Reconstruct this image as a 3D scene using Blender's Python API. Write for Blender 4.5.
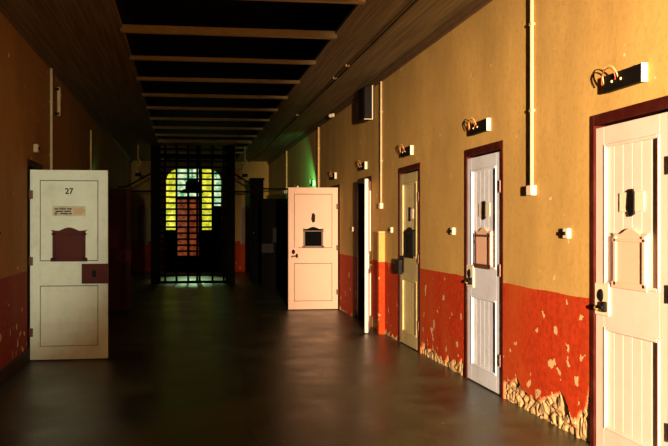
import bpy, bmesh, math, random
from mathutils import Vector, Matrix, noise

for o in list(bpy.data.objects):
    bpy.data.objects.remove(o)
S = bpy.context.scene
COL = S.collection
R = math.radians
random.seed(7)

# ------------------------------------------------------------------ camera
cd = bpy.data.cameras.new('camera')
cam = bpy.data.objects.new('camera', cd)
COL.objects.link(cam)
cam.location = (0, 0, 1.42)
cam.rotation_euler = (R(90), 0, R(-7.4))
cd.sensor_width = 36
cd.lens = 43.11
cd.shift_x = 0.0674
cd.shift_y = 0.0045
cd.clip_start = 0.05
S.camera = cam

# ------------------------------------------------------------------ world, lights, exposure
w = bpy.data.worlds.new('night')
S.world = w
w.use_nodes = True
w.node_tree.nodes['Background'].inputs[0].default_value = (0.01, 0.008, 0.006, 1)
w.node_tree.nodes['Background'].inputs[1].default_value = 0.0
S.view_settings.view_transform = 'Standard'
S.view_settings.look = 'None'
S.view_settings.gamma = 1
S.view_settings.exposure = 0.0
S.view_settings.use_curve_mapping = False

ld = bpy.data.lights.new('work_light', 'SPOT')       # the warm lamp far behind the photographer, turned to the right-hand wall
ld.energy = 31000
ld.color = (1.0, 0.68, 0.42)
ld.spot_size = R(41)
ld.spot_blend = 0.7
ld.shadow_soft_size = 0.06
lo = bpy.data.objects.new('work_light', ld)
COL.objects.link(lo)
lo.location = (0.5, -4.0, 1.60)
_d = Vector((math.sin(R(20.5)), math.cos(R(20.5)), -0.06))
lo.rotation_euler = _d.to_track_quat('-Z', 'Y').to_euler()

ld = bpy.data.lights.new('side_lamp', 'SPOT')       # a weaker, whiter lamp on the other side, towards the left-hand wall
ld.energy = 1500
ld.color = (1.0, 0.92, 0.66)
ld.spot_size = R(25)
ld.spot_blend = 0.7
ld.shadow_soft_size = 0.08
lo = bpy.data.objects.new('side_lamp', ld)
COL.objects.link(lo)
lo.location = (-0.5, -1.0, 1.7)
lo.rotation_euler = Vector((math.sin(R(-10.5)), math.cos(R(-10.5)), 0.01)).to_track_quat('-Z', 'Y').to_euler()

# ------------------------------------------------------------------ node helpers and materials
def new_mat(name):
    m = bpy.data.materials.new(name)
    m.use_nodes = True
    nt = m.node_tree
    return m, nt, nt.nodes['Principled BSDF']

def nd(nt, t, **kw):
    n = nt.nodes.new(t)
    for k, v in kw.items():
        if k in n.inputs.keys() if isinstance(k, str) else False:
            n.inputs[k].default_value = v
        else:
            setattr(n, k, v)
    return n

def coords(nt, scale=(1, 1, 1), src='Object'):
    tc = nt.nodes.new('ShaderNodeTexCoord')
    mp = nt.nodes.new('ShaderNodeMapping')
    mp.inputs['Scale'].default_value = scale
    nt.links.new(tc.outputs[src], mp.inputs[0])
    return mp.outputs[0]

def noise_tex(nt, vec, scale, detail=4, rough=.55):
    n = nt.nodes.new('ShaderNodeTexNoise')
    n.inputs['Scale'].default_value = scale
    n.inputs['Detail'].default_value = detail
    n.inputs['Roughness'].default_value = rough
    nt.links.new(vec, n.inputs['Vector'])
    return n.outputs['Fac']

def ramp(nt, fac, stops):
    r = nt.nodes.new('ShaderNodeValToRGB')
    el = r.color_ramp.elements
    while len(el) < len(stops):
        el.new(.5)
    for e, (p, c) in zip(el, stops):
        e.position = p
        e.color = c if len(c) == 4 else (*c, 1)
    nt.links.new(fac, r.inputs[0])
    return r.outputs[0]

def mixc(nt, fac, a, b, mode='MIX'):
    m = nt.nodes.new('ShaderNodeMix')
    m.data_type = 'RGBA'
    m.blend_type = mode
    for sock, v in ((m.inputs[0], fac), (m.inputs[6], a), (m.inputs[7], b)):
        if isinstance(v, (int, float)):
            sock.default_value = v
        elif isinstance(v, tuple):
            sock.default_value = v if len(v) == 4 else (*v, 1)
        else:
            nt.links.new(v, sock)
    return m.outputs[2]

def mth(nt, op, a, b=None, c=None):
    m = nt.nodes.new('ShaderNodeMath')
    m.operation = op
    for i, v in enumerate((a, b, c)):
        if v is None:
            continue
        if isinstance(v, (int, float)):
            m.inputs[i].default_value = v
        else:
            nt.links.new(v, m.inputs[i])
    return m.outputs[0]

def bump(nt, bs, h, strength=.3, dist=.01):
    b = nt.nodes.new('ShaderNodeBump')
    b.inputs['Strength'].default_value = strength
    b.inputs['Distance'].default_value = dist
    nt.links.new(h, b.inputs['Height'])
    nt.links.new(b.outputs[0], bs.inputs['Normal'])

def paint(name, col, rough=.45, dirt=.25, dcol=None, scale=5, metal=0, bmp=.15, spec=.4):
    m, nt, bs = new_mat(name)
    v = coords(nt)
    n1 = noise_tex(nt, v, scale, 6, .65)
    dc = dcol or tuple(c * .45 for c in col)
    f = mth(nt, 'MULTIPLY', ramp(nt, n1, [(.48, (0, 0, 0)), (.75, (1, 1, 1))]), dirt * 2)
    c = mixc(nt, f, col, dc)
    n2 = noise_tex(nt, v, 60, 3, .6)
    c = mixc(nt, mth(nt, 'MULTIPLY', ramp(nt, n2, [(.62, (0, 0, 0)), (.72, (1, 1, 1))]), dirt), c, dc)
    nt.links.new(c, bs.inputs['Base Color'])
    bs.inputs['Roughness'].default_value = rough
    bs.inputs['Metallic'].default_value = metal
    bs.inputs['Specular IOR Level'].default_value = spec if sum(col) > .12 else .08
    bump(nt, bs, n2, bmp, .003)
    return m

def wall_paint(name, chips=True, upper=(.47, .30, .090), lower=(.40, .034, .005), green=0):
    """ochre limewash above a red dado; plaster and rubble where the coat is gone"""
    m, nt, bs = new_mat(name)
    v = coords(nt)
    sp = nt.nodes.new('ShaderNodeSeparateXYZ')
    nt.links.new(v, sp.inputs[0])
    z = sp.outputs[2]
    # horizontal patches of limewash
    big = noise_tex(nt, coords(nt, (1, 1, .45)), 1.6, 6, .65)
    up = mixc(nt, ramp(nt, big, [(.38, (0, 0, 0)), (.68, (1, 1, 1))]), upper, tuple(c * .74 for c in upper))
    fine = noise_tex(nt, v, 22, 6, .7)
    up = mixc(nt, mth(nt, 'MULTIPLY', ramp(nt, fine, [(.50, (0, 0, 0)), (.68, (1, 1, 1))]), .45), up, tuple(c * .6 for c in upper))
    sc = noise_tex(nt, v, 9.5, 2, .5)
    up = mixc(nt, ramp(nt, sc, [(.74, (0, 0, 0)), (.75, (1, 1, 1))]), up, (.6, .46, .26))
    rd = mixc(nt, ramp(nt, fine, [(.42, (0, 0, 0)), (.7, (1, 1, 1))]), lower, tuple(c * .55 for c in lower))
    rd = mixc(nt, ramp(nt, big, [(.45, (0, 0, 0)), (.7, (1, 1, 1))]), rd, (lower[0] * .9, lower[1] * 1.8, lower[2] * 2))
    # chips in the red, denser towards the floor
    if chips:
        cn = noise_tex(nt, v, 8, 4, .5)
        th = mth(nt, 'MULTIPLY_ADD', z, .10, .60)
        cm = mth(nt, 'GREATER_THAN', cn, th)
        rd = mixc(nt, cm, rd, (.50, .35, .17))
    wob = mth(nt, 'MULTIPLY_ADD', noise_tex(nt, v, 3, 2), .02, .94)
    f = mth(nt, 'GREATER_THAN', z, wob)
    c = mixc(nt, f, rd, up)
    at = nt.nodes.new('ShaderNodeAttribute')
    at.attribute_name = 'bare'
    stone = mixc(nt, noise_tex(nt, v, 14, 6, .7), (.36, .24, .11), (.18, .115, .055))
    vo = nt.nodes.new('ShaderNodeTexVoronoi')
    vo.feature = 'DISTANCE_TO_EDGE'
    vo.inputs['Scale'].default_value = 14
    nt.links.new(v, vo.inputs['Vector'])
    stone = mixc(nt, ramp(nt, vo.outputs[0], [(.0, (1, 1, 1)), (.05, (0, 0, 0))]), stone, (.2, .12, .06))
    c = mixc(nt, at.outputs['Fac'], c, stone)
    nt.links.new(c, bs.inputs['Base Color'])
    bs.inputs['Roughness'].default_value = .8
    bs.inputs['Specular IOR Level'].default_value = .12
    bump(nt, bs, mth(nt, 'ADD', fine, mth(nt, 'MULTIPLY', big, 2)), .14, .010)
    return m

M = {}
M['wall'] = wall_paint('wall_paint')
M['wall_left'] = wall_paint('wall_paint_shaded', upper=(.26, .125, .03), lower=(.20, .026, .010))  # same coat as the right wall, darkened and browned to stand for shade
M['frame_red'] = paint('frame_red', (.035, .004, .003), .45, .10, (.15, .06, .03))
M['door_cream'] = paint('door_cream', (.56, .46, .40), .4, .16, (.45, .32, .2))
M['door_blue'] = paint('door_blue', (.52, .58, .68), .4, .2, (.32, .24, .2))
M['door_olive'] = paint('door_olive', (.42, .36, .16), .35, .25, (.2, .12, .05))
M['door_peach'] = paint('door_peach', (.60, .39, .28), .45, .10, (.5, .3, .2))
M['door_grey'] = paint('door_grey', (.66, .78, .66), .5, .2, (.4, .42, .3), 7)
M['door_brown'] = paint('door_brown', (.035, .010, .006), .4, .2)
M['door_black'] = paint('door_black', (.002, .0018, .0016), .9, .2)
M['oxide'] = paint('oxide', (.075, .012, .008), .45, .3)
M['oxide_dark'] = paint('oxide_dark', (.09, .035, .02), .4, .3)
M['black'] = paint('black_metal', (.004, .0035, .003), .5, .3, (.012, .010, .008))
M['iron'] = paint('dark_iron', (.004, .0035, .003), .7, .3, (.012, .006, .003))
M['brass'] = paint('brass', (.42, .27, .07), .3, .4, metal=.8)
M['white'] = paint('white_plastic', (.60, .52, .38), .5, .1)
M['conduit'] = paint('conduit_paint', (.42, .32, .17), .6, .2)
M['conduit_dim'] = paint('conduit_ochre', (.55, .36, .14), .4, .2)
M['soffit'] = paint('soffit_paint', (.17, .105, .038), .6, .3, (.09, .055, .02), 2.2)
M['cornice'] = paint('cornice_paint', (.10, .055, .022), .5, .3)
M['beam'] = paint('beam_paint', (.30, .20, .065), .5, .35)
M['void'] = paint('void_shade', (.002, .0016, .0014), .9, .2)  # near-black colour carries the darkness of the unlit space above the beams
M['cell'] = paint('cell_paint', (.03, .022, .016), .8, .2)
M['threshold'] = paint('threshold_stone', (.20, .16, .10), .6, .3)
M['wire_red'] = paint('wire_red', (.22, .04, .015), .4, .05)
M['wire_white'] = paint('wire_yellow', (.45, .30, .11), .4, .05)
M['card'] = paint('card', (.55, .53, .38), .6, .5, (.25, .25, .16), 20)
M['ink'] = paint('ink', (.01, .01, .01), .6, .05)
M['timber'] = paint('timber_dark', (.03, .018, .012), .6, .3)

m, nt, bs = new_mat('floor_concrete')
v = coords(nt)
a = noise_tex(nt, v, 1.3, 7, .65)
b = noise_tex(nt, v, 26, 5, .7)
c = mixc(nt, ramp(nt, a, [(.40, (0, 0, 0)), (.62, (1, 1, 1))]), (.012, .012, .005), (.056, .056, .020))
c = mixc(nt, ramp(nt, b, [(.5, (0, 0, 0)), (.72, (1, 1, 1))]), c, (.016, .012, .007))
c = mixc(nt, ramp(nt, noise_tex(nt, v, 40, 1), [(.755, (0, 0, 0)), (.76, (1, 1, 1))]), c, (.5, .4, .2))
nt.links.new(c, bs.inputs['Base Color'])
nt.links.new(ramp(nt, a, [(.3, (.28, .28, .28)), (.7, (.48, .48, .48))]), bs.inputs['Roughness'])
bump(nt, bs, mth(nt, 'ADD', b, mth(nt, 'MULTIPLY', a, 2)), .25, .006)
M['floor'] = m

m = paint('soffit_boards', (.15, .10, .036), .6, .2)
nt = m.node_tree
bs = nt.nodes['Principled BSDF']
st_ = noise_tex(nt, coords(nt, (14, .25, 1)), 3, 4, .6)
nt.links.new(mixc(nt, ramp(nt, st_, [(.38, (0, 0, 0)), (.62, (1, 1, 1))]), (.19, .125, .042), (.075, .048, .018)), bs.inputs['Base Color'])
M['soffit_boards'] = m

def glow(name, ca, cb, strength, scale=4, lo_=.4, hi_=.6):
    m, nt, bs = new_mat(name)
    v = coords(nt)
    c = mixc(nt, ramp(nt, noise_tex(nt, v, scale, 4, .6), [(lo_, (0, 0, 0)), (hi_, (1, 1, 1))]), ca, cb)
    bs.inputs['Base Color'].default_value = (.05, .05, .03, 1)
    bs.inputs['Roughness'].default_value = .2
    nt.links.new(c, bs.inputs['Emission Color'])
    bs.inputs['Emission Strength'].default_value = strength
    return m
M['g_yellow'] = glow('glass_yellow', (.30, .36, .01), (.80, .72, .06), 1.35, 6)
M['g_white'] = glow('glass_pale', (.10, .5, .22), (.9, 1.0, .6), 1.0, 5)
M['g_red'] = glow('glass_red', (.10, .010, .004), (.30, .06, .014), .8, 6)
M['g_lamp'] = glow('lamp_green', (.15, 1, .4), (.2, 1, .5), 2.0)

# ------------------------------------------------------------------ mesh helpers
def box(bm, x0, x1, y0, y1, z0, z1, bev=0):
    vs = [bm.verts.new((x, y, z)) for x in (x0, x1) for y in (y0, y1) for z in (z0, z1)]
    fs = [bm.faces.new([vs[i] for i in q]) for q in
          ((0, 1, 3, 2), (4, 6, 7, 5), (0, 4, 5, 1), (2, 3, 7, 6), (0, 2, 6, 4), (1, 5, 7, 3))]
    if bev:
        es = list({e for f in fs for e in f.edges})
        bmesh.ops.bevel(bm, geom=es, offset=bev, segments=1, affect='EDGES', clamp_overlap=True)

def tube(bm, pts, r, seg=8):
    pts = [Vector(p) for p in pts]
    rings = []
    for i, p in enumerate(pts):
        t = (pts[min(i + 1, len(pts) - 1)] - pts[max(i - 1, 0)]).normalized()
        a = Vector((0, 0, 1)) if abs(t.z) < .9 else Vector((1, 0, 0))
        u = t.cross(a).normalized()
        w_ = t.cross(u)
        rings.append([bm.verts.new(p + r * (math.cos(2 * math.pi * k / seg) * u + math.sin(2 * math.pi * k / seg) * w_)) for k in range(seg)])
    for a, b in zip(rings, rings[1:]):
        for k in range(seg):
            bm.faces.new([a[k], a[(k + 1) % seg], b[(k + 1) % seg], b[k]])
    bm.faces.new(rings[0][::-1])
    bm.faces.new(rings[-1])

def prism(bm, pts, y0, y1):
    """outline in (x,z), extruded in y"""
    a = [bm.verts.new((x, y0, z)) for x, z in pts]
    b = [bm.verts.new((x, y1, z)) for x, z in pts]
    bm.faces.new(a)
    bm.faces.new(b[::-1])
    n = len(pts)
    for i in range(n):
        bm.faces.new([a[i], b[i], b[(i + 1) % n], a[(i + 1) % n]])

def dome(bm, c, r, sx=1, sy=1, sz=1, u=12, v=8):
    bmesh.ops.create_uvsphere(bm, u_segments=u, v_segments=v, radius=r,
                              matrix=Matrix.Translation(c) @ Matrix.Diagonal((sx, sy, sz, 1)))

def link(name, bm, mat, parent=None, smooth=False, kind=None):
    bmesh.ops.recalc_face_normals(bm, faces=bm.faces)
    me = bpy.data.meshes.new(name)
    bm.to_mesh(me)
    bm.free()
    me.materials.append(M[mat])
    if smooth:
        for p in me.polygons:
            p.use_smooth = True
    o = bpy.data.objects.new(name, me)
    COL.objects.link(o)
    if parent:
        o.parent = parent
    if kind:
        o['kind'] = kind
    return o

def B():
    return bmesh.new()

def empty(name, loc, rz=0, label=None, cat=None, group=None, kind=None):
    o = bpy.data.objects.new(name, None)
    COL.objects.link(o)
    o.location = loc
    o.rotation_euler = (0, 0, rz)
    return tag(o, label, cat, group, kind)

def tag(o, label=None, cat=None, group=None, kind=None):
    for k, v_ in (('label', label), ('category', cat), ('group', group), ('kind', kind)):
        if v_:
            o[k] = v_
    return o

# ------------------------------------------------------------------ the place
XR, XL, H = 2.60, -1.64, 3.43
Y0, Y1 = -9.5, 25.0
T = .32                       # wall thickness
SI_R, SI_L = 1.56, -.63       # edges of the open well in the ceiling
DW, DH = .91, 2.13            # structural door openings
STEP = 2.345
CENT = [4.42 + STEP * k for k in range(-1, 9)]      # door centres, both sides
doors_y = [(c - DW / 2, c + DW / 2) for c in CENT]

# floor
bm = B()
box(bm, XL - 1.6, XR + 1.6, Y0, Y1 + .3, -.12, 0)
link('floor', bm, 'floor', kind='structure')

def wall_side(name, x, side):
    """side=+1: right wall, facing -x"""
    bm = B()
    lay = bm.verts.layers.float.new('bare')
    def prof(y, seg):
        n = noise.fractal(Vector((0, y * 2.2, seg * 3.1)), 1, 2, 4) * .10 + noise.noise(Vector((0, y * 9, 5))) * .05
        return n
    def grid(y0, y1, z0, z1, ny, nz, fn=None):
        g = []
        for i in range(ny + 1):
            row = []
            for j in range(nz + 1):
                y = y0 + (y1 - y0) * i / ny
                z = z0 + (z1 - z0) * j / nz
                dx, bare = fn(y, z) if fn else (0, 0)
                v_ = bm.verts.new((x + side * dx, y, z))
                v_[lay] = bare
                row.append(v_)
            g.append(row)
        for i in range(ny):
            for j in range(nz):
                q = [g[i][j], g[i + 1][j], g[i + 1][j + 1], g[i][j + 1]]
                bm.faces.new(q)
    prev = Y0
    for k, (a, b_) in enumerate(doors_y + [(Y1, Y1)]):
        def fn(y, z, a=a, prev=prev, k=k):
            base = {2: .20, 3: .115, 4: .07, 5: .05}.get(k, .05)
            if side < 0:
                base = .03
            t = (y - prev) / max(a - prev, .01)
            if k == 2 and side > 0:
                base = .26 - .13 * t
                # a tongue of paint that still reaches down, and a tall flake beside the near frame
                base -= .16 * math.exp(-((t - .17) / .06) ** 2)
                base += .18 * math.exp(-(t / .045) ** 2)
            h = base + prof(y, k) * (1 if side > 0 else .3)
            edge = h - z
            if min(y - prev, a - y) < .012:
                return (0, 0)
            if edge > 0:
                p = Vector((.3 * noise.noise(Vector((y, z, 2)) * 7), y, z * 1.3 + .35 * noise.noise(Vector((y, z, 9)) * 6))) * 5.5
                dd, pts = noise.voronoi(p)
                d = .030 - .022 * min((dd[1] - dd[0]) * 4, 1) + .012 * noise.fractal(p * 1.5, 1, 2, 4)
                return (max(.004, d) * min(1, edge / .012), 1)
            return (.0025 * noise.noise(Vector((0, y, z)) * 3), 0)
        fine = 2.5 < prev < 14 and side > 0
        if a > prev + .02:
            ny = int((a - prev) / (.014 if fine else .08)) + 1
            grid(prev, a, 0, .56, ny, 40 if fine else 10, fn)
            grid(prev, a, .56, H + .05, max(2, int((a - prev) / .3)), 10)
            # outer side + reveals
        if a < Y1:
            # lintel
            grid(a, b_, DH, H + .05, 3, 4)
            for (ya, yb) in ((a, a), (b_, b_)):
                q = [bm.verts.new((x, ya, 0)), bm.verts.new((x + side * T, ya, 0)), bm.verts.new((x + side * T, ya, DH)), bm.verts.new((x, ya, DH))]
                bm.faces.new(q)
            q = [bm.verts.new(p) for p in ((x, a, DH), (x + side * T, a, DH), (x + side * T, b_, DH), (x, b_, DH))]
            bm.faces.new(q)
        prev = b_
    # back skin of the wall so that it has its thickness
    prev = Y0
    for (a, b_) in doors_y + [(Y1, Y1)]:
        if a > prev:
            q = [bm.verts.new((x + side * T, yy, zz)) for yy, zz in ((prev, 0), (a, 0), (a, H), (prev, H))]
            bm.faces.new(q)
        if a < Y1:
            q = [bm.verts.new((x + side * T, yy, zz)) for yy, zz in ((a, DH), (b_, DH), (b_, H), (a, H))]
            bm.faces.new(q)
        prev = b_
    bmesh.ops.recalc_face_normals(bm, faces=bm.faces)
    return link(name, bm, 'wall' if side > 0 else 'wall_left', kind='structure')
wall_side('wall_right', XR, 1)
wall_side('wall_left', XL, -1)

# dark cells behind the doorways
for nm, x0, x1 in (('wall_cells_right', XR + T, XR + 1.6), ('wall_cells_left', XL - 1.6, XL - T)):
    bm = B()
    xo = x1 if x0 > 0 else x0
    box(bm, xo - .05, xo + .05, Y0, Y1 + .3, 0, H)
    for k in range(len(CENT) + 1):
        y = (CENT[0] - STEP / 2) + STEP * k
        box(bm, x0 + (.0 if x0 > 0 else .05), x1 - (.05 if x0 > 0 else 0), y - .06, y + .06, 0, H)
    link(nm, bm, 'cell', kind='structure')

# ceiling: two low side soffits, a dark well between them crossed by painted beams
def soffit(name, xa, xb, groove):
    bm = B()
    if groove:
        box(bm, xa, groove - .03, Y0, Y1, H, H + .035)
        box(bm, groove + .03, xb, Y0, Y1, H + .012, H + .035)
    else:
        box(bm, xa, xb, Y0, Y1, H, H + .035)
    return link(name, bm, 'soffit_boards', kind='structure')
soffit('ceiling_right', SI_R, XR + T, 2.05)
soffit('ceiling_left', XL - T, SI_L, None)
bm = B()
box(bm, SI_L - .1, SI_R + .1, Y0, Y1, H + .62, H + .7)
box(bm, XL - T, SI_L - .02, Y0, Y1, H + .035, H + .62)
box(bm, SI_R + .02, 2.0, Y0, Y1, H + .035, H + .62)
box(bm, 2.0, 2.1, Y0, Y1, H + .09, H + .62)  # near-black strip stands for the shadow of the soffit step
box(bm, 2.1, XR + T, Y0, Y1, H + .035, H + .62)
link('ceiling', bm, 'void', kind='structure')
k = 0
yb = 8.25 - 1.345 * 4
while yb < 22.5:
    bm = B()
    d = .075 if abs(yb - 8.25) < .1 or abs(yb - 19.01) < .1 else .045
    box(bm, SI_L - .02, SI_R + .02, yb, yb + .07, H - .04, H + d - .04, .004)
    b_ = link('trim_%d' % (k + 20), bm, 'beam', kind='structure')
    yb += 1.345
    k += 1

# cornice strips
for nm, x, s in (('trim_1', XR, -1), ('trim_2', XL, 1)):
    bm = B()
    for (dx, dz, h_) in ((.045, 0, .05), (.025, .05, .04)):
        xs = sorted((x, x + s * dx))
        box(bm, xs[0], xs[1], Y0, Y1, H - dz - h_, H - dz, .004)
    link(nm, bm, 'cornice', kind='structure')
# skirting on the left
def skirt(name, x, s, spans):
    bm = B()
    for a, b_ in spans:
        xs = sorted((x, x + s * .02))
        box(bm, xs[0], xs[1], a, b_, 0, .14, .005)
    link(name, bm, 'timber', kind='structure')
sp = []
p = Y0
for a, b_ in doors_y:
    sp.append((p, a - .0))
    p = b_
sp.append((p, Y1))
skirt('baseboard_left', XL, 1, sp)

# back wall of the corridor behind the photographer
bm = B()
box(bm, XL - T, XR + T, Y0 - .2, Y0, 0, H + .7)
link('wall_back', bm, 'cell', kind='structure')

# end wall with the arched entrance
AX0, AX1, AZ = -.60, 1.13, 3.19
def arch_z(x):
    # flat-headed arch with rounded shoulders
    r = .42
    if x < AX0 + r:
        t = (AX0 + r - x) / r
    elif x > AX1 - r:
        t = (x - AX1 + r) / r
    else:
        t = 0
    t = min(t, 1)
    return AZ - r + r * math.sqrt(max(0, 1 - t * t))
bm = B()
bm.verts.layers.float.new('bare')
box(bm, XL - T, AX0, Y1, Y1 + .3, 0, H + .7)
box(bm, AX1, XR + T, Y1, Y1 + .3, 0, H + .7)
n = 28
for i in range(n):
    xa = AX0 + (AX1 - AX0) * i / n
    xb = AX0 + (AX1 - AX0) * (i + 1) / n
    prism(bm, [(xa, arch_z(xa)), (xb, arch_z(xb)), (xb, H + .7), (xa, H + .7)], Y1, Y1 + .3)
link('wall_end', bm, 'wall', kind='structure')

# arched entrance glazing
win = empty('window_1', (0, Y1 + .12, 0), 0, 'arched entrance of yellow and red glass at the far end, seen through the barred gate', 'window', None, 'structure')
def pane(name, xa, xb, za, zb, mat):
    bm = B()
    n_ = 8
    lo_, hi_ = [], []
    for i in range(n_ + 1):
        x = xa + (xb - xa) * i / n_
        hi_.append((x, min(zb, arch_z(x))))
    prism(bm, [(xa, za)] + [(xb, za)] + hi_[::-1], 0, .012)
    o = link(name, bm, mat, win)
    return o
pane('pane', -.58, -.29, 1.30, 3.2, 'g_yellow')
pane('pane', -.23, .47, 2.31, 3.2, 'g_white')
pane('pane', -.23, .47, .50, 2.24, 'g_red')
pane('pane', .53, .86, 1.30, 3.2, 'g_yellow')
pane('pane', .90, 1.11, 2.05, 3.2, 'g_white')
bm = B()
for xa, xb in ((-.60, -.58), (-.29, -.23), (.47, .53), (.86, .90)):
    box(bm, xa, xb, -.03, .03, .0, min(arch_z(xa), arch_z(xb)))
box(bm, 1.11, 1.13, -.03, .03, 0, 2.6)
box(bm, -.58, -.29, -.03, .03, 0, 1.30)
box(bm, .53, .86, -.03, .03, 0, 1.30)
box(bm, .90, 1.11, -.03, .03, 0, 2.05)
box(bm, -.23, .47, -.03, .03, 2.24, 2.27)
box(bm, -.23, .47, -.03, .03, 0, .50)
box(bm, .10, .14, -.03, .03, .5, 2.24)
link('window_frame', bm, 'iron', win)

# dark lantern hanging inside the arch
la = empty('lantern', (.21, Y1 - .55, 0), 0, 'dark box lantern hanging in front of the arched entrance', 'lantern')
bm = B()
prism(bm, [(-.36, 2.42), (.34, 2.42), (.30, 2.50), (.20, 2.54), (.20, 2.74), (.08, 2.84), (-.08, 2.84), (-.20, 2.74), (-.20, 2.54), (-.32, 2.50)], -.16, .16)
link('body', bm, 'black', la)
bm = B()
tube(bm, [(0, 0, 2.83), (0, 0, 4.05)], .012)
link('hanging_rod', bm, 'black', la)

# narrow arched niches in the end wall
for cx, lb in ((-1.28, 'narrow arched niche in the end wall, left of the barred gate'), (1.86, 'narrow arched niche in the end wall, right of the barred gate')):
    t = empty('wall_niche', (cx, Y1, 0), 0, lb, 'niche', 'niches beside the gate')
    bm = B()
    out, inn = [], []
    for i in range(13):
        a = math.pi * i / 12
        out.append((.15 * math.cos(a), 1.92 + .15 * math.sin(a)))
        inn.append((.11 * math.cos(a), 1.92 + .11 * math.sin(a)))
    pts = [(.15, .85)] + out + [(-.15, .85)] + [(-.11, .85)] + inn[::-1] + [(.11, .85)]
    a_ = [bm.verts.new((x, -.03, z)) for x, z in pts]
    no, ni = 15, 15
    outer = [(.15, .85)] + out + [(-.15, .85)]
    inner = [(.11, .85)] + inn + [(-.11, .85)]
    bm.clear()
    for (p0, p1, q0, q1) in zip(outer, outer[1:], inner, inner[1:]):
        prism(bm, [p0, p1, q1, q0], -.03, .0)
    link('moulding', bm, 'oxide_dark', t)
    bm = B()
    prism(bm, inner, -.012, -.001)
    link('back_panel', bm, 'soffit', t)
    bm = B()
    tube(bm, [(.02, -.03, 1.0), (.02, -.03, 1.75)], .018)
    dome(bm, (.02, -.035, 1.35), .035)
    link('iron_rod', bm, 'conduit', t)

# barred gate across the corridor
GY = 20.0
GX0, GX1 = -.84, 1.24
g = empty('barred_gate', (0, GY, 0), 0, 'tall black iron grille gate standing across the far end of the corridor', 'gate')
bm = B()
box(bm, GX0, GX0 + .24, 0, .06, 0, H, .004)
box(bm, GX1 - .24, GX1, 0, .06, 0, H, .004)
box(bm, GX0 + .24, GX1 - .24, 0, .06, H - .34, H - .22)
box(bm, GX0 + .24, GX1 - .24, 0, .06, 0, .06)
link('gate_frame', bm, 'iron', g)
zz = .20
while zz < H - .05:
    bm = B()
    box(bm, GX0 + .2, GX1 - .2, .01, .03, zz - .024, zz + .024)
    link('crossbar', bm, 'iron', g)
    zz += .149
for x in (-.49, -.21, .075, .30, .36, .68, .96):
    bm = B()
    tube(bm, [(x, .04, .04), (x, .04, H)], .027)
    link('upright_bar', bm, 'iron', g)
bm = B()
box(bm, .28, .40, -.03, .05, 1.0, 1.2, .005)
link('lock_box', bm, 'iron', g)

# sloping braces and the brackets at the gate
for nm, pts, lb in (('iron_brace', [(-1.45, GY + .1, 2.38), (-.84, GY + .1, 2.72)], 'dark sloping iron brace left of the barred gate'),
                    ('iron_brace', [(1.24, GY + .1, 2.72), (1.85, GY + .1, 2.36)], 'dark sloping iron brace right of the barred gate')):
    t = empty(nm, (0, 0, 0), 0, lb, 'brace', 'braces beside the gate')
    bm = B()
    tube(bm, pts, .022)
    link('sloping_bar', bm, 'iron', t)
    bm = B()
    sgn = -1 if pts[0][0] < 0 else 1
    xa = pts[1][0] if sgn < 0 else pts[0][0]
    tube(bm, [(xa, GY + .1, 2.28), (sgn * 1.72 if sgn > 0 else XL, GY + .1, 2.28)], .022)
    link('level_bar', bm, 'iron', t)
    bm = B()
    if sgn < 0:
        tube(bm, [(pts[0][0], GY + .1, 2.38), (XL, GY + .1, 2.38)], .02)
    else:
        tube(bm, [(1.85, GY + .1, 2.36), (XR, GY + .1, 2.36)], .02)
    link('wall_tie', bm, 'iron', t)
for cx in (-1.16, 1.50):
    t = empty('hook_bracket', (cx, GY + .2, 0), 0, 'curled metal hook hanging from the ceiling ' + ('left' if cx < 0 else 'right') + ' of the barred gate', 'hook', 'hooks beside the gate')
    bm = B()
    pts = [(0, 0, H), (0, 0, 3.08)] + [(.06 * math.sin(a), 0, 2.98 + .08 * math.cos(a) + .02) for a in [i * math.pi / 6 for i in range(0, 8)]] + [(-.05, 0, 2.82), (-.01, 0, 2.72)]
    tube(bm, pts, .015)
    link('hook', bm, 'conduit_dim', t)
    bm = B()
    box(bm, -.07, .07, -.04, .04, 2.66, 2.74, .01)
    link('socket', bm, 'iron', t)

# tall dark cupboard by the gate
cb = empty('cupboard', (1.66, 20.25, 0), 0, 'tall dark cupboard standing right of the barred gate', 'cupboard')
bm = B()
box(bm, 0, .32, 0, .5, 0, 2.58, .01)
link('body', bm, 'door_black', cb)
bm = B()
box(bm, .02, .30, -.02, 0, .1, 2.5, .006)
d_ = link('door', bm, 'door_black', cb)
bm = B()
box(bm, -.02, .34, -.03, .52, 2.58, 2.64, .008)
link('top_moulding', bm, 'door_black', cb)
bm = B()
dome(bm, (.06, -.03, 1.25), .018)
link('knob', bm, 'brass', d_)

# ------------------------------------------------------------------ doors
def hatch_outline(w_, h_):
    """serving hatch plate with a scrolled head"""
    hw = w_ / 2
    pts = [(-hw, 0), (hw, 0), (hw, h_), (hw * 1.12, h_ + .018), (hw * .8, h_ + .012)]
    for i in range(9):
        a = math.pi * i / 8
        pts.append((hw * .62 * math.cos(a) * (1 - .35 * math.sin(a)), h_ + .010 + .036 * math.sin(a) ** 1.5))
    pts += [(-hw * .8, h_ + .012), (-hw * 1.12, h_ + .018), (-hw, h_)]
    return pts

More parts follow.
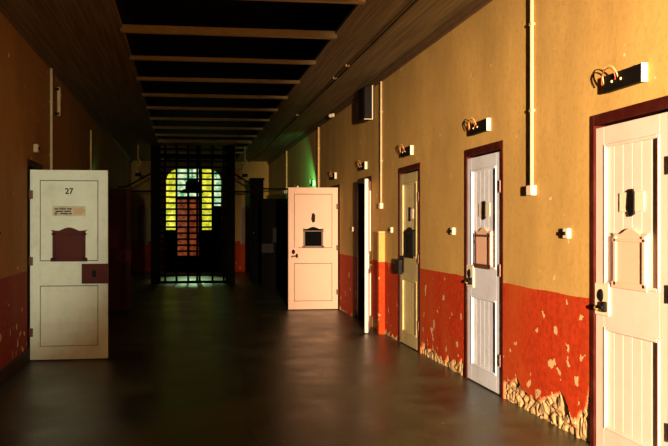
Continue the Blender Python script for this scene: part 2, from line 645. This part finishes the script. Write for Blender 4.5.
def make_door(n_, hinge, rot, hand, mat, label, hatch='oxide', lock='oxide', beads=True, peep=True, number=None, card=False, big_lock=True,
              W=.80, HH=2.03, hatch_rim=None, lock_box=False):
    """hand=+1 hinge on the left of its outer face, -1 hinge on the right"""
    root = empty('door_%d' % n_, (hinge[0], hinge[1], 0), rot, label, 'door', 'cell doors', 'structure')
    s = hand
    def X(a, b_):
        return sorted((s * a, s * b_))
    t = .045
    z0 = .012
    top = z0 + HH
    bm = B()
    st = .10
    up0, up1 = 1.05, top - .11
    lw0, lw1 = .15, .79
    for a, b_, za, zb in ((0, st, z0, top), (W - st, W, z0, top), (st, W - st, up1, top), (st, W - st, lw1, up0), (st, W - st, z0, lw0)):
        x0, x1 = X(a, b_)
        box(bm, x0, x1, 0, t, za, zb, .002)
    leaf = link('door_leaf', bm, mat, root)
    for za, zb in ((up0, up1), (lw0, lw1)):
        bm = B()
        x0, x1 = X(st - .002, W - st + .002)
        if not beads:
            x0, x1 = X(st + .007, W - st - .007)
            box(bm, x0, x1, .001, t - .012, za + .007, zb - .007, .001)
            link('door_panel', bm, mat, root)
            bm = B()
            x0, x1 = X(st - .002, W - st + .002)
            box(bm, x0, x1, t - .011, t - .004, za - .002, zb + .002)
            link('groove_backing', bm, 'ink', root)
            continue
        if beads:
            nb = 6
            bw = (x1 - x0) / nb
            for i in range(nb):
                box(bm, x0 + i * bw, x0 + (i + 1) * bw, .014, t - .010, za - .002, zb + .002, .003)
        else:
            box(bm, x0, x1, .012, t - .012, za - .002, zb + .002)
        link('door_panel', bm, mat, root)
        bm = B()
        x0, x1 = X(st, W - st)
        e = .022
        for (a, b_, c_, d_) in ((x0, x0 + e, za, zb), (x1 - e, x1, za, zb), (x0 + e, x1 - e, za, za + e), (x0 + e, x1 - e, zb - e, zb)):
            box(bm, a, b_, -.005, .014, c_, d_, .005)
        link('moulding', bm, mat, root)
    cx = s * W / 2
    if hatch:
        ht = B()
        prism(ht, [(cx + x, 1.06 + z) for x, z in hatch_outline(.34, .30)], -.004, .013 if beads else .0)
        hp = link('serving_hatch', ht, hatch, root)
        bm = B()
        for (a, b_, c_, d_) in ((-.17, -.14, 1.06, 1.36), (.14, .17, 1.06, 1.36), (-.19, .19, 1.045, 1.085), (-.18, .18, 1.325, 1.345)):
            box(bm, cx + a, cx + b_, -.014, -.005, c_, d_, .003)
        link('hatch_rim', bm, hatch_rim or hatch, hp)
    if peep:
        pz = 1.56
        bm = B()
        for a, b_ in ((-.13, -.035), (.035, .13)):
            box(bm, cx + a, cx + b_, *((.006, .012) if beads else (-.002, .001)), pz - .055, pz + .06, .002)
        pp = link('spyhole_plate', bm, 'white' if beads else mat, root)
        bm = B()
        prism(bm, [(cx - .035, pz - .03), (cx - .012, pz - .085), (cx + .03, pz - .07), (cx + .036, pz + .04), (cx + .012, pz + .08), (cx - .022, pz + .07)], -.001, .013)
        link('spyhole_cover', bm, 'black', pp)
    if card:
        bm = B()
        box(bm, cx - .17, cx + .17, -.004, .001, 1.525, 1.63, .001)
        cc = link('name_card', bm, 'card', root)
        bm = B()
        box(bm, cx + .05, cx + .14, -.006, -.0035, 1.545, 1.61)
        link('yellow_slip', bm, 'wire_white', cc)
        bm = B()
        for zz_, xs in ((1.60, ((-.15, -.11), (-.10, -.03), (-.02, .03))), (1.575, ((-.14, -.06), (-.05, .02))), (1.55, ((-.15, -.12), (-.09, -.01), (.0, .03)))):
            for a, b_ in xs:
                box(bm, cx + a, cx + b_, -.005, -.0035, zz_ - .006, zz_ + .006)
        link('writing', bm, 'ink', cc)
    if number:
        cu = bpy.data.curves.new('door_number', 'FONT')
        cu.body = number
        cu.size = .085
        cu.align_x = 'CENTER'
        cu.extrude = .001
        cu.offset = .002
        cu.materials.append(M['ink'])
        o = bpy.data.objects.new('door_number', cu)
        COL.objects.link(o)
        o.parent = root
        o.location = (cx, -.0005, 1.76)
        o.rotation_euler = (R(90), 0, 0)
    # lock
    if lock:
        bm = B()
        if big_lock:
            x0, x1 = X(W - .27, W + .002)
            box(bm, x0, x1, -.014, .001, .81, 1.02, .003)
            lp = link('lock_plate', bm, lock, root)
            bm = B()
            x0, x1 = X(W - .16, W - .12)
            box(bm, x0, x1, -.024, -.013, .88, .95, .003)
            link('keyhole', bm, 'black', lp)
        else:
            x0, x1 = X(W - .175, W - .005)
            box(bm, x0, x1, -.012, .001, .86, 1.06, .004)
            lp = link('lock_plate', bm, lock, root)
            bm = B()
            dome(bm, (s * (W - .085), -.013, .985), .03, 1, .35, 1.35)
            link('keyhole', bm, 'black', lp)
            bm = B()
            box(bm, *X(W - .16, W - .125), -.035, -.010, .885, .95, .006)
            tube(bm, [(s * (W - .15), -.035, .915), (s * (W - .08), -.035, .912)], .011)
            link('bolt', bm, 'black' if lock != 'brass' else 'brass', lp)
            bm = B()
            dome(bm, (s * (W - .06), -.03, .905), .018)
            link('knob', bm, 'brass', lp)
        if lock_box:
            bm = B()
            box(bm, *X(W - .16, W + .0), -.07, -.012, .84, 1.02, .008)
            link('lock_case', bm, 'black', lp)
    for zz_ in (.30, 1.05, 1.75):
        bm = B()
        tube(bm, [(s * -.004, -.008, zz_ - .05), (s * -.004, -.008, zz_ + .05)], .010)
        box(bm, *X(.0, .03), -.004, .0005, zz_ - .045, zz_ + .045)
        link('hinge', bm, 'oxide_dark', root)
    return root

def make_frame(n_, x, side, yc, mat='frame_red'):
    """lining and architrave of a doorway; side=+1 right wall"""
    bm = B()
    f = .05
    y0, y1 = yc - DW / 2, yc + DW / 2
    xs = sorted((x - side * .006, x + side * .11))
    for (a, b_, c_, d_) in ((y0, y0 + f, 0, DH - .0), (y1 - f, y1, 0, DH), (y0 + f, y1 - f, DH - .07, DH)):
        box(bm, xs[0], xs[1], a, b_, c_, d_, .004)
    # stop bead
    xs = sorted((x + side * .10, x + side * .135))
    for (a, b_, c_, d_) in ((y0 + f, y0 + f + .02, 0, DH - .07), (y1 - f - .02, y1 - f, 0, DH - .07), (y0 + f, y1 - f, DH - .09, DH - .07)):
        box(bm, xs[0], xs[1], a, b_, c_, d_)
    link('trim_%d' % n_, bm, mat, kind='structure')

for k, c in enumerate(CENT):
    if k >= 1:
        make_frame(50 + k, XR, 1, c)
        make_frame(70 + k, XL, -1, c)

RC = .004   # the leaf sits this far behind the wall face
def hy(k):
    return CENT[k] - DW / 2 + .057
W_ = .795
# right wall, hinge at the near jamb
make_door(1, (XR + RC, hy(1)), R(-90), -1, 'door_cream', 'cream panelled cell door nearest the camera, closed, at the right edge', hatch='door_peach', lock='white', big_lock=False, W=W_, hatch_rim='door_peach')
make_door(2, (XR + RC, hy(2)), R(-90), -1, 'door_blue', 'bluish white closed cell door in a dark red frame, second from the right edge', hatch='door_peach', lock='white', big_lock=False, W=W_, hatch_rim='oxide_dark')
make_door(3, (XR + RC, hy(3)), R(-90), -1, 'door_olive', 'olive yellow closed cell door with a black hatch and black lock case', hatch='black', lock='black', big_lock=False, W=W_, lock_box=True)
make_door(4, (XR + .005, hy(4)), R(74), -1, 'door_cream', 'white cell door swung right back to the wall, seen edge on', hatch=None, peep=False, lock='white', big_lock=False, W=.78)
make_door(5, (XR - .025, hy(5) - .03), R(0), -1, 'door_peach', 'peach coloured cell door standing open across the right side of the corridor', hatch='door_black', lock='door_peach', big_lock=False, W=.85, HH=2.06, hatch_rim='oxide_dark', beads=False)
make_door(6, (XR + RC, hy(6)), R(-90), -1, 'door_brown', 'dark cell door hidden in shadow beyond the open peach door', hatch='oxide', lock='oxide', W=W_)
make_door(7, (XR - .025, hy(7)), R(0), -1, 'door_black', 'black cell door standing open far down the right side', hatch='black', lock='black', peep=False, W=.85)
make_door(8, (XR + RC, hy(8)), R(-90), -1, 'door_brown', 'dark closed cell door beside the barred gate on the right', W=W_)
# left wall
make_door(9, (XL + .025, hy(3) - .03), R(0), 1, 'door_grey', 'pale grey cell door numbered 27 standing open on the left', hatch='oxide', lock='oxide', W=.80, HH=2.0, beads=False, peep=False, number='27', card=True)
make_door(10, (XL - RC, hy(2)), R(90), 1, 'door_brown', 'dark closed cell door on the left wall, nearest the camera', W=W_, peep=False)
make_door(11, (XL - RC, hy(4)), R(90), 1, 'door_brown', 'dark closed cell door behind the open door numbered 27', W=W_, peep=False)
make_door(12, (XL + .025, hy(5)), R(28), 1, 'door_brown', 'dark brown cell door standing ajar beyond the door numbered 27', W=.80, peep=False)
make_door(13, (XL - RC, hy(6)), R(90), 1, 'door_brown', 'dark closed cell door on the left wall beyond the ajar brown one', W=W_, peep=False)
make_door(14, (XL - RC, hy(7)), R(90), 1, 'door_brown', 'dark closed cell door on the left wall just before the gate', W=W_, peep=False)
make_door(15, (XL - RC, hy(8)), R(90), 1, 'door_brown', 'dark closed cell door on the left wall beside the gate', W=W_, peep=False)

# ------------------------------------------------------------------ fittings
def on_wall(x_px):           # distance down the right wall for a column of the photograph
    return (2097 / (x_px - 185) - .335) / .9916

WHERE = {1: 'the nearest cream cell door', 2: 'the bluish white cell door', 3: 'the olive cell door', 4: 'the edge-on white door',
         5: 'the open peach door', 6: 'the wall behind the peach door', 7: 'the far black door', 8: 'the doorway beside the gate'}
def signal_box(k):
    """black signal box with loose wires over a cell doorway"""
    c = CENT[k] + .03
    t = empty('signal_box', (XR, c, 2.24), 0, 'black signal box with loose wires above ' + WHERE[k], 'signal box', 'signal boxes above the doors')
    bm = B()
    box(bm, -.038, 0, -.21, .19, 0, .105, .005)
    link('case', bm, 'black', t)
    bm = B()
    box(bm, -.038, .0, -.218, -.211, -.002, .107, .002)
    link('lit_end', bm, 'white', t)  # pale colour on the black case's near end stands for light falling there
    for yy in (.10, .0):
        bm = B()
        dome(bm, (-.038, yy, .055), .009)
        link('indicator', bm, 'conduit', t)
    for j, (mat, ph) in enumerate((('wire_white', 0), ('wire_red', 1.1))):
        bm = B()
        pts = []
        for i in range(13):
            a = -.3 + math.pi * 1.15 * i / 12
            pts.append((-.035 - .022 * math.sin(a) - .01 * j, .12 + .01 * j + .085 * math.cos(a + ph * .35), .07 + (.085 - .02 * j) * math.sin(a)))
        tube(bm, pts, .0035, 6)
        link('wire', bm, mat, t)
    return t
for k in range(1, 9):
    signal_box(k)

def switch(yy, side, label, z=1.37):
    x = XR if side > 0 else XL
    t = empty('wall_switch', (x, yy, z), 0, label, 'switch', 'switches between the doors')
    bm = B()
    xs = sorted((0, -side * .03))
    box(bm, xs[0], xs[1], -.035, .035, -.035, .035, .005)
    link('plate', bm, 'white', t)
    bm = B()
    xs = sorted((-side * .03, -side * .042))
    box(bm, xs[0], xs[1], -.01, .01, -.014, .012, .002)
    link('toggle', bm, 'black', t)
for k, lb in ((1, 'small white switch beside the nearest cream door'), (2, 'small white switch beside the bluish white door'), (3, 'small white switch beside the olive door'), (4, 'small white switch beyond the edge-on white door')):
    switch(CENT[k] + .75, 1, lb)
switch(CENT[2] + .33 + .16, -1, 'small white switch on the left wall near the frame edge', 1.36)

def conduit(x, yy, z0, z1, side, label, mat='conduit', boxed=True, r=.017):
    t = empty('conduit', (x, yy, 0), 0, label, 'conduit', 'conduits running up the walls')
    s = -side
    bm = B()
    tube(bm, [(s * (r + .004), 0, z0), (s * (r + .004), 0, z1)], r, 10)
    link('pipe', bm, mat, t)
    for zz_ in (z0 + (z1 - z0) * .35, z0 + (z1 - z0) * .75):
        bm = B()
        xs = sorted((0, s * (2 * r + .006)))
        box(bm, xs[0], xs[1], -.02, .02, zz_ - .01, zz_ + .01, .002)
        link('saddle', bm, mat, t)
    if boxed:
        bm = B()
        xs = sorted((0, s * .045))
        box(bm, xs[0], xs[1], -.045, .045, z0 - .07, z0 + .005, .005)
        link('outlet_box', bm, 'white', t)
conduit(XR, 5.72, 1.72, H - .09, 1, 'pale conduit ending in a small box between the two nearest doors', r=.014)
conduit(XR, 10.38, 1.72, H - .09, 1, 'pale conduit ending in a small box beyond the olive door', r=.013)
conduit(XR, 15.35, 1.72, H - .09, 1, 'thin pale conduit rising from behind the open peach door', 'conduit_dim', r=.02)
conduit(XR, 20.3, 1.9, H - .09, 1, 'thin dim conduit on the right wall close to the gate', 'conduit_dim', r=.02)
conduit(XL, 10.05, 1.72, H - .09, -1, 'thin ochre conduit on the left wall above the door numbered 27', 'conduit', r=.017)
conduit(XL, 14.2, 1.9, H - .35, -1, 'dim conduit on the left wall beyond the door numbered 27', 'conduit_dim', r=.016)
# short tube light beside the left conduit
t = empty('tube_fitting', (XL, 10.45, 0), 0, 'short pale tube fixed beside the left wall conduit', 'tube')
bm = B()
tube(bm, [(.05, 0, 2.82), (.05, 0, 3.18)], .022, 10)
link('tube', bm, 'conduit', t)
for zz_ in (2.83, 3.14):
    bm = B()
    box(bm, 0, .06, -.03, .03, zz_, zz_ + .03, .003)
    link('bracket', bm, 'black', t)
# small box on the left wall
t = empty('junction_box', (XL, 9.05, 2.27), 0, 'small pale junction box on the left wall above the open door', 'box')
bm = B()
box(bm, 0, .05, -.05, .04, -.045, .045, .005)
link('case', bm, 'conduit', t)
bm = B()
tube(bm, [(.05, -.01, 0), (.062, -.01, 0)], .02)
link('cover_plug', bm, 'black', t)

# boxed pipe against the right wall
t = empty('boxed_pipe', (XR, 10.28, 0), 0, 'slim boxed pipe painted cream above and red below, beside the edge-on white door', 'pipe casing')
bm = B()
box(bm, -.085, .0, -.045, .045, 0, 1.33, .006)
link('casing', bm, 'wall', t)
bm = B()
box(bm, -.09, .0, -.05, .05, 1.33, 1.35, .004)
link('cap', bm, 'conduit', t)

# loudspeaker high on the right wall
t = empty('loudspeaker', (XR, 10.98, 3.13), 0, 'black loudspeaker mounted high on the right wall beside the conduit', 'speaker')
bm = B()
box(bm, -.15, -.03, -.17, .17, -.23, .23, .012)
link('cabinet', bm, 'black', t)
bm = B()
box(bm, -.158, -.151, -.155, .155, -.215, .215, .003)
link('grille', bm, 'iron', t)
bm = B()
box(bm, -.03, 0, -.05, .05, -.08, .08, .003)
link('bracket', bm, 'iron', t)
bm = B()
box(bm, -.04, -.028, -.178, -.165, -.235, .235)
box(bm, -.15, -.028, -.176, -.165, -.238, -.229)
link('edge_strip', bm, 'white', t)

# small sensor at the cornice
t = empty('sensor', (XR - .045, 13.6, 3.33), 0, 'small white sensor below the ceiling on the right wall', 'sensor')
bm = B()
box(bm, -.05, 0, -.05, .05, -.03, .03, .01)
link('case', bm, 'white', t)
bm = B()
dome(bm, (-.07, -.02, -.01), .035)
link('lens', bm, 'white', t)

# surface cable along the right soffit with its clips
t = empty('ceiling_cable', (2.0, 0, H), 0, 'dark cable clipped along the underside of the right ceiling edge', 'cable')
bm = B()
tube(bm, [(0, Y0 + .2, -.015), (0, Y1 - .2, -.015)], .012, 6)
link('cable', bm, 'cornice', t)
for yy in (9.75, 10.6, 14.2):
    bm = B()
    box(bm, -.025, .025, yy, yy + .03, -.03, -.0, .003)
    link('clip', bm, 'beam', t)

# green lamps
RCH = {-1: .34, 1: .15}
for x, s, y, lb in ((XR, -1, 15.5, 'green wall lamp hidden behind the open peach door'), (XL, 1, 14.4, 'green wall lamp hidden behind the door numbered 27')):
    t = empty('wall_lamp', (x, y, 2.0), 0, lb, 'lamp', 'green wall lamps')
    bm = B()
    xs = sorted((0, s * .03))
    box(bm, xs[0], xs[1], -.06, .06, -.05, .03, .004)
    link('base', bm, 'black', t)
    bm = B()
    dome(bm, (s * RCH[s], 0, .02), .03, 1, 1, 1.3)
    link('glass_shade', bm, 'g_lamp', t)
    bm = B()
    tube(bm, [(s * .02, 0, -.03), (s * RCH[s], 0, -.03), (s * RCH[s], 0, -.005)], .008)
    link('arm', bm, 'black', t)
    l2 = bpy.data.lights.new('green_bulb', 'SPOT')
    l2.energy = 260 if s < 0 else 35
    l2.color = (.12, 1, .38)
    l2.spot_size = R(62)
    l2.spot_blend = 1
    l2.shadow_soft_size = .03
    lo2 = bpy.data.objects.new('green_bulb', l2)
    COL.objects.link(lo2)
    lo2.parent = t
    lo2.location = (s * RCH[s], 0, .065)
    lo2.rotation_euler = Vector((-s * .38, 1.2 if s < 0 else .6, .36)).to_track_quat('-Z', 'Y').to_euler()


# added spot inside the entrance glass, for daylight on the floor behind the gate
l3 = bpy.data.lights.new('added_daylight', 'SPOT')
l3.energy = 260
l3.color = (.55, 1, .50)
l3.spot_size = R(34)
l3.spot_blend = .6
l3.shadow_soft_size = .12
l3o = bpy.data.objects.new('added_daylight', l3)
COL.objects.link(l3o)
l3o.location = (.2, Y1 - .3, 2.1)
l3o.rotation_euler = Vector((0, -3.0, -2.1)).to_track_quat('-Z', 'Y').to_euler()
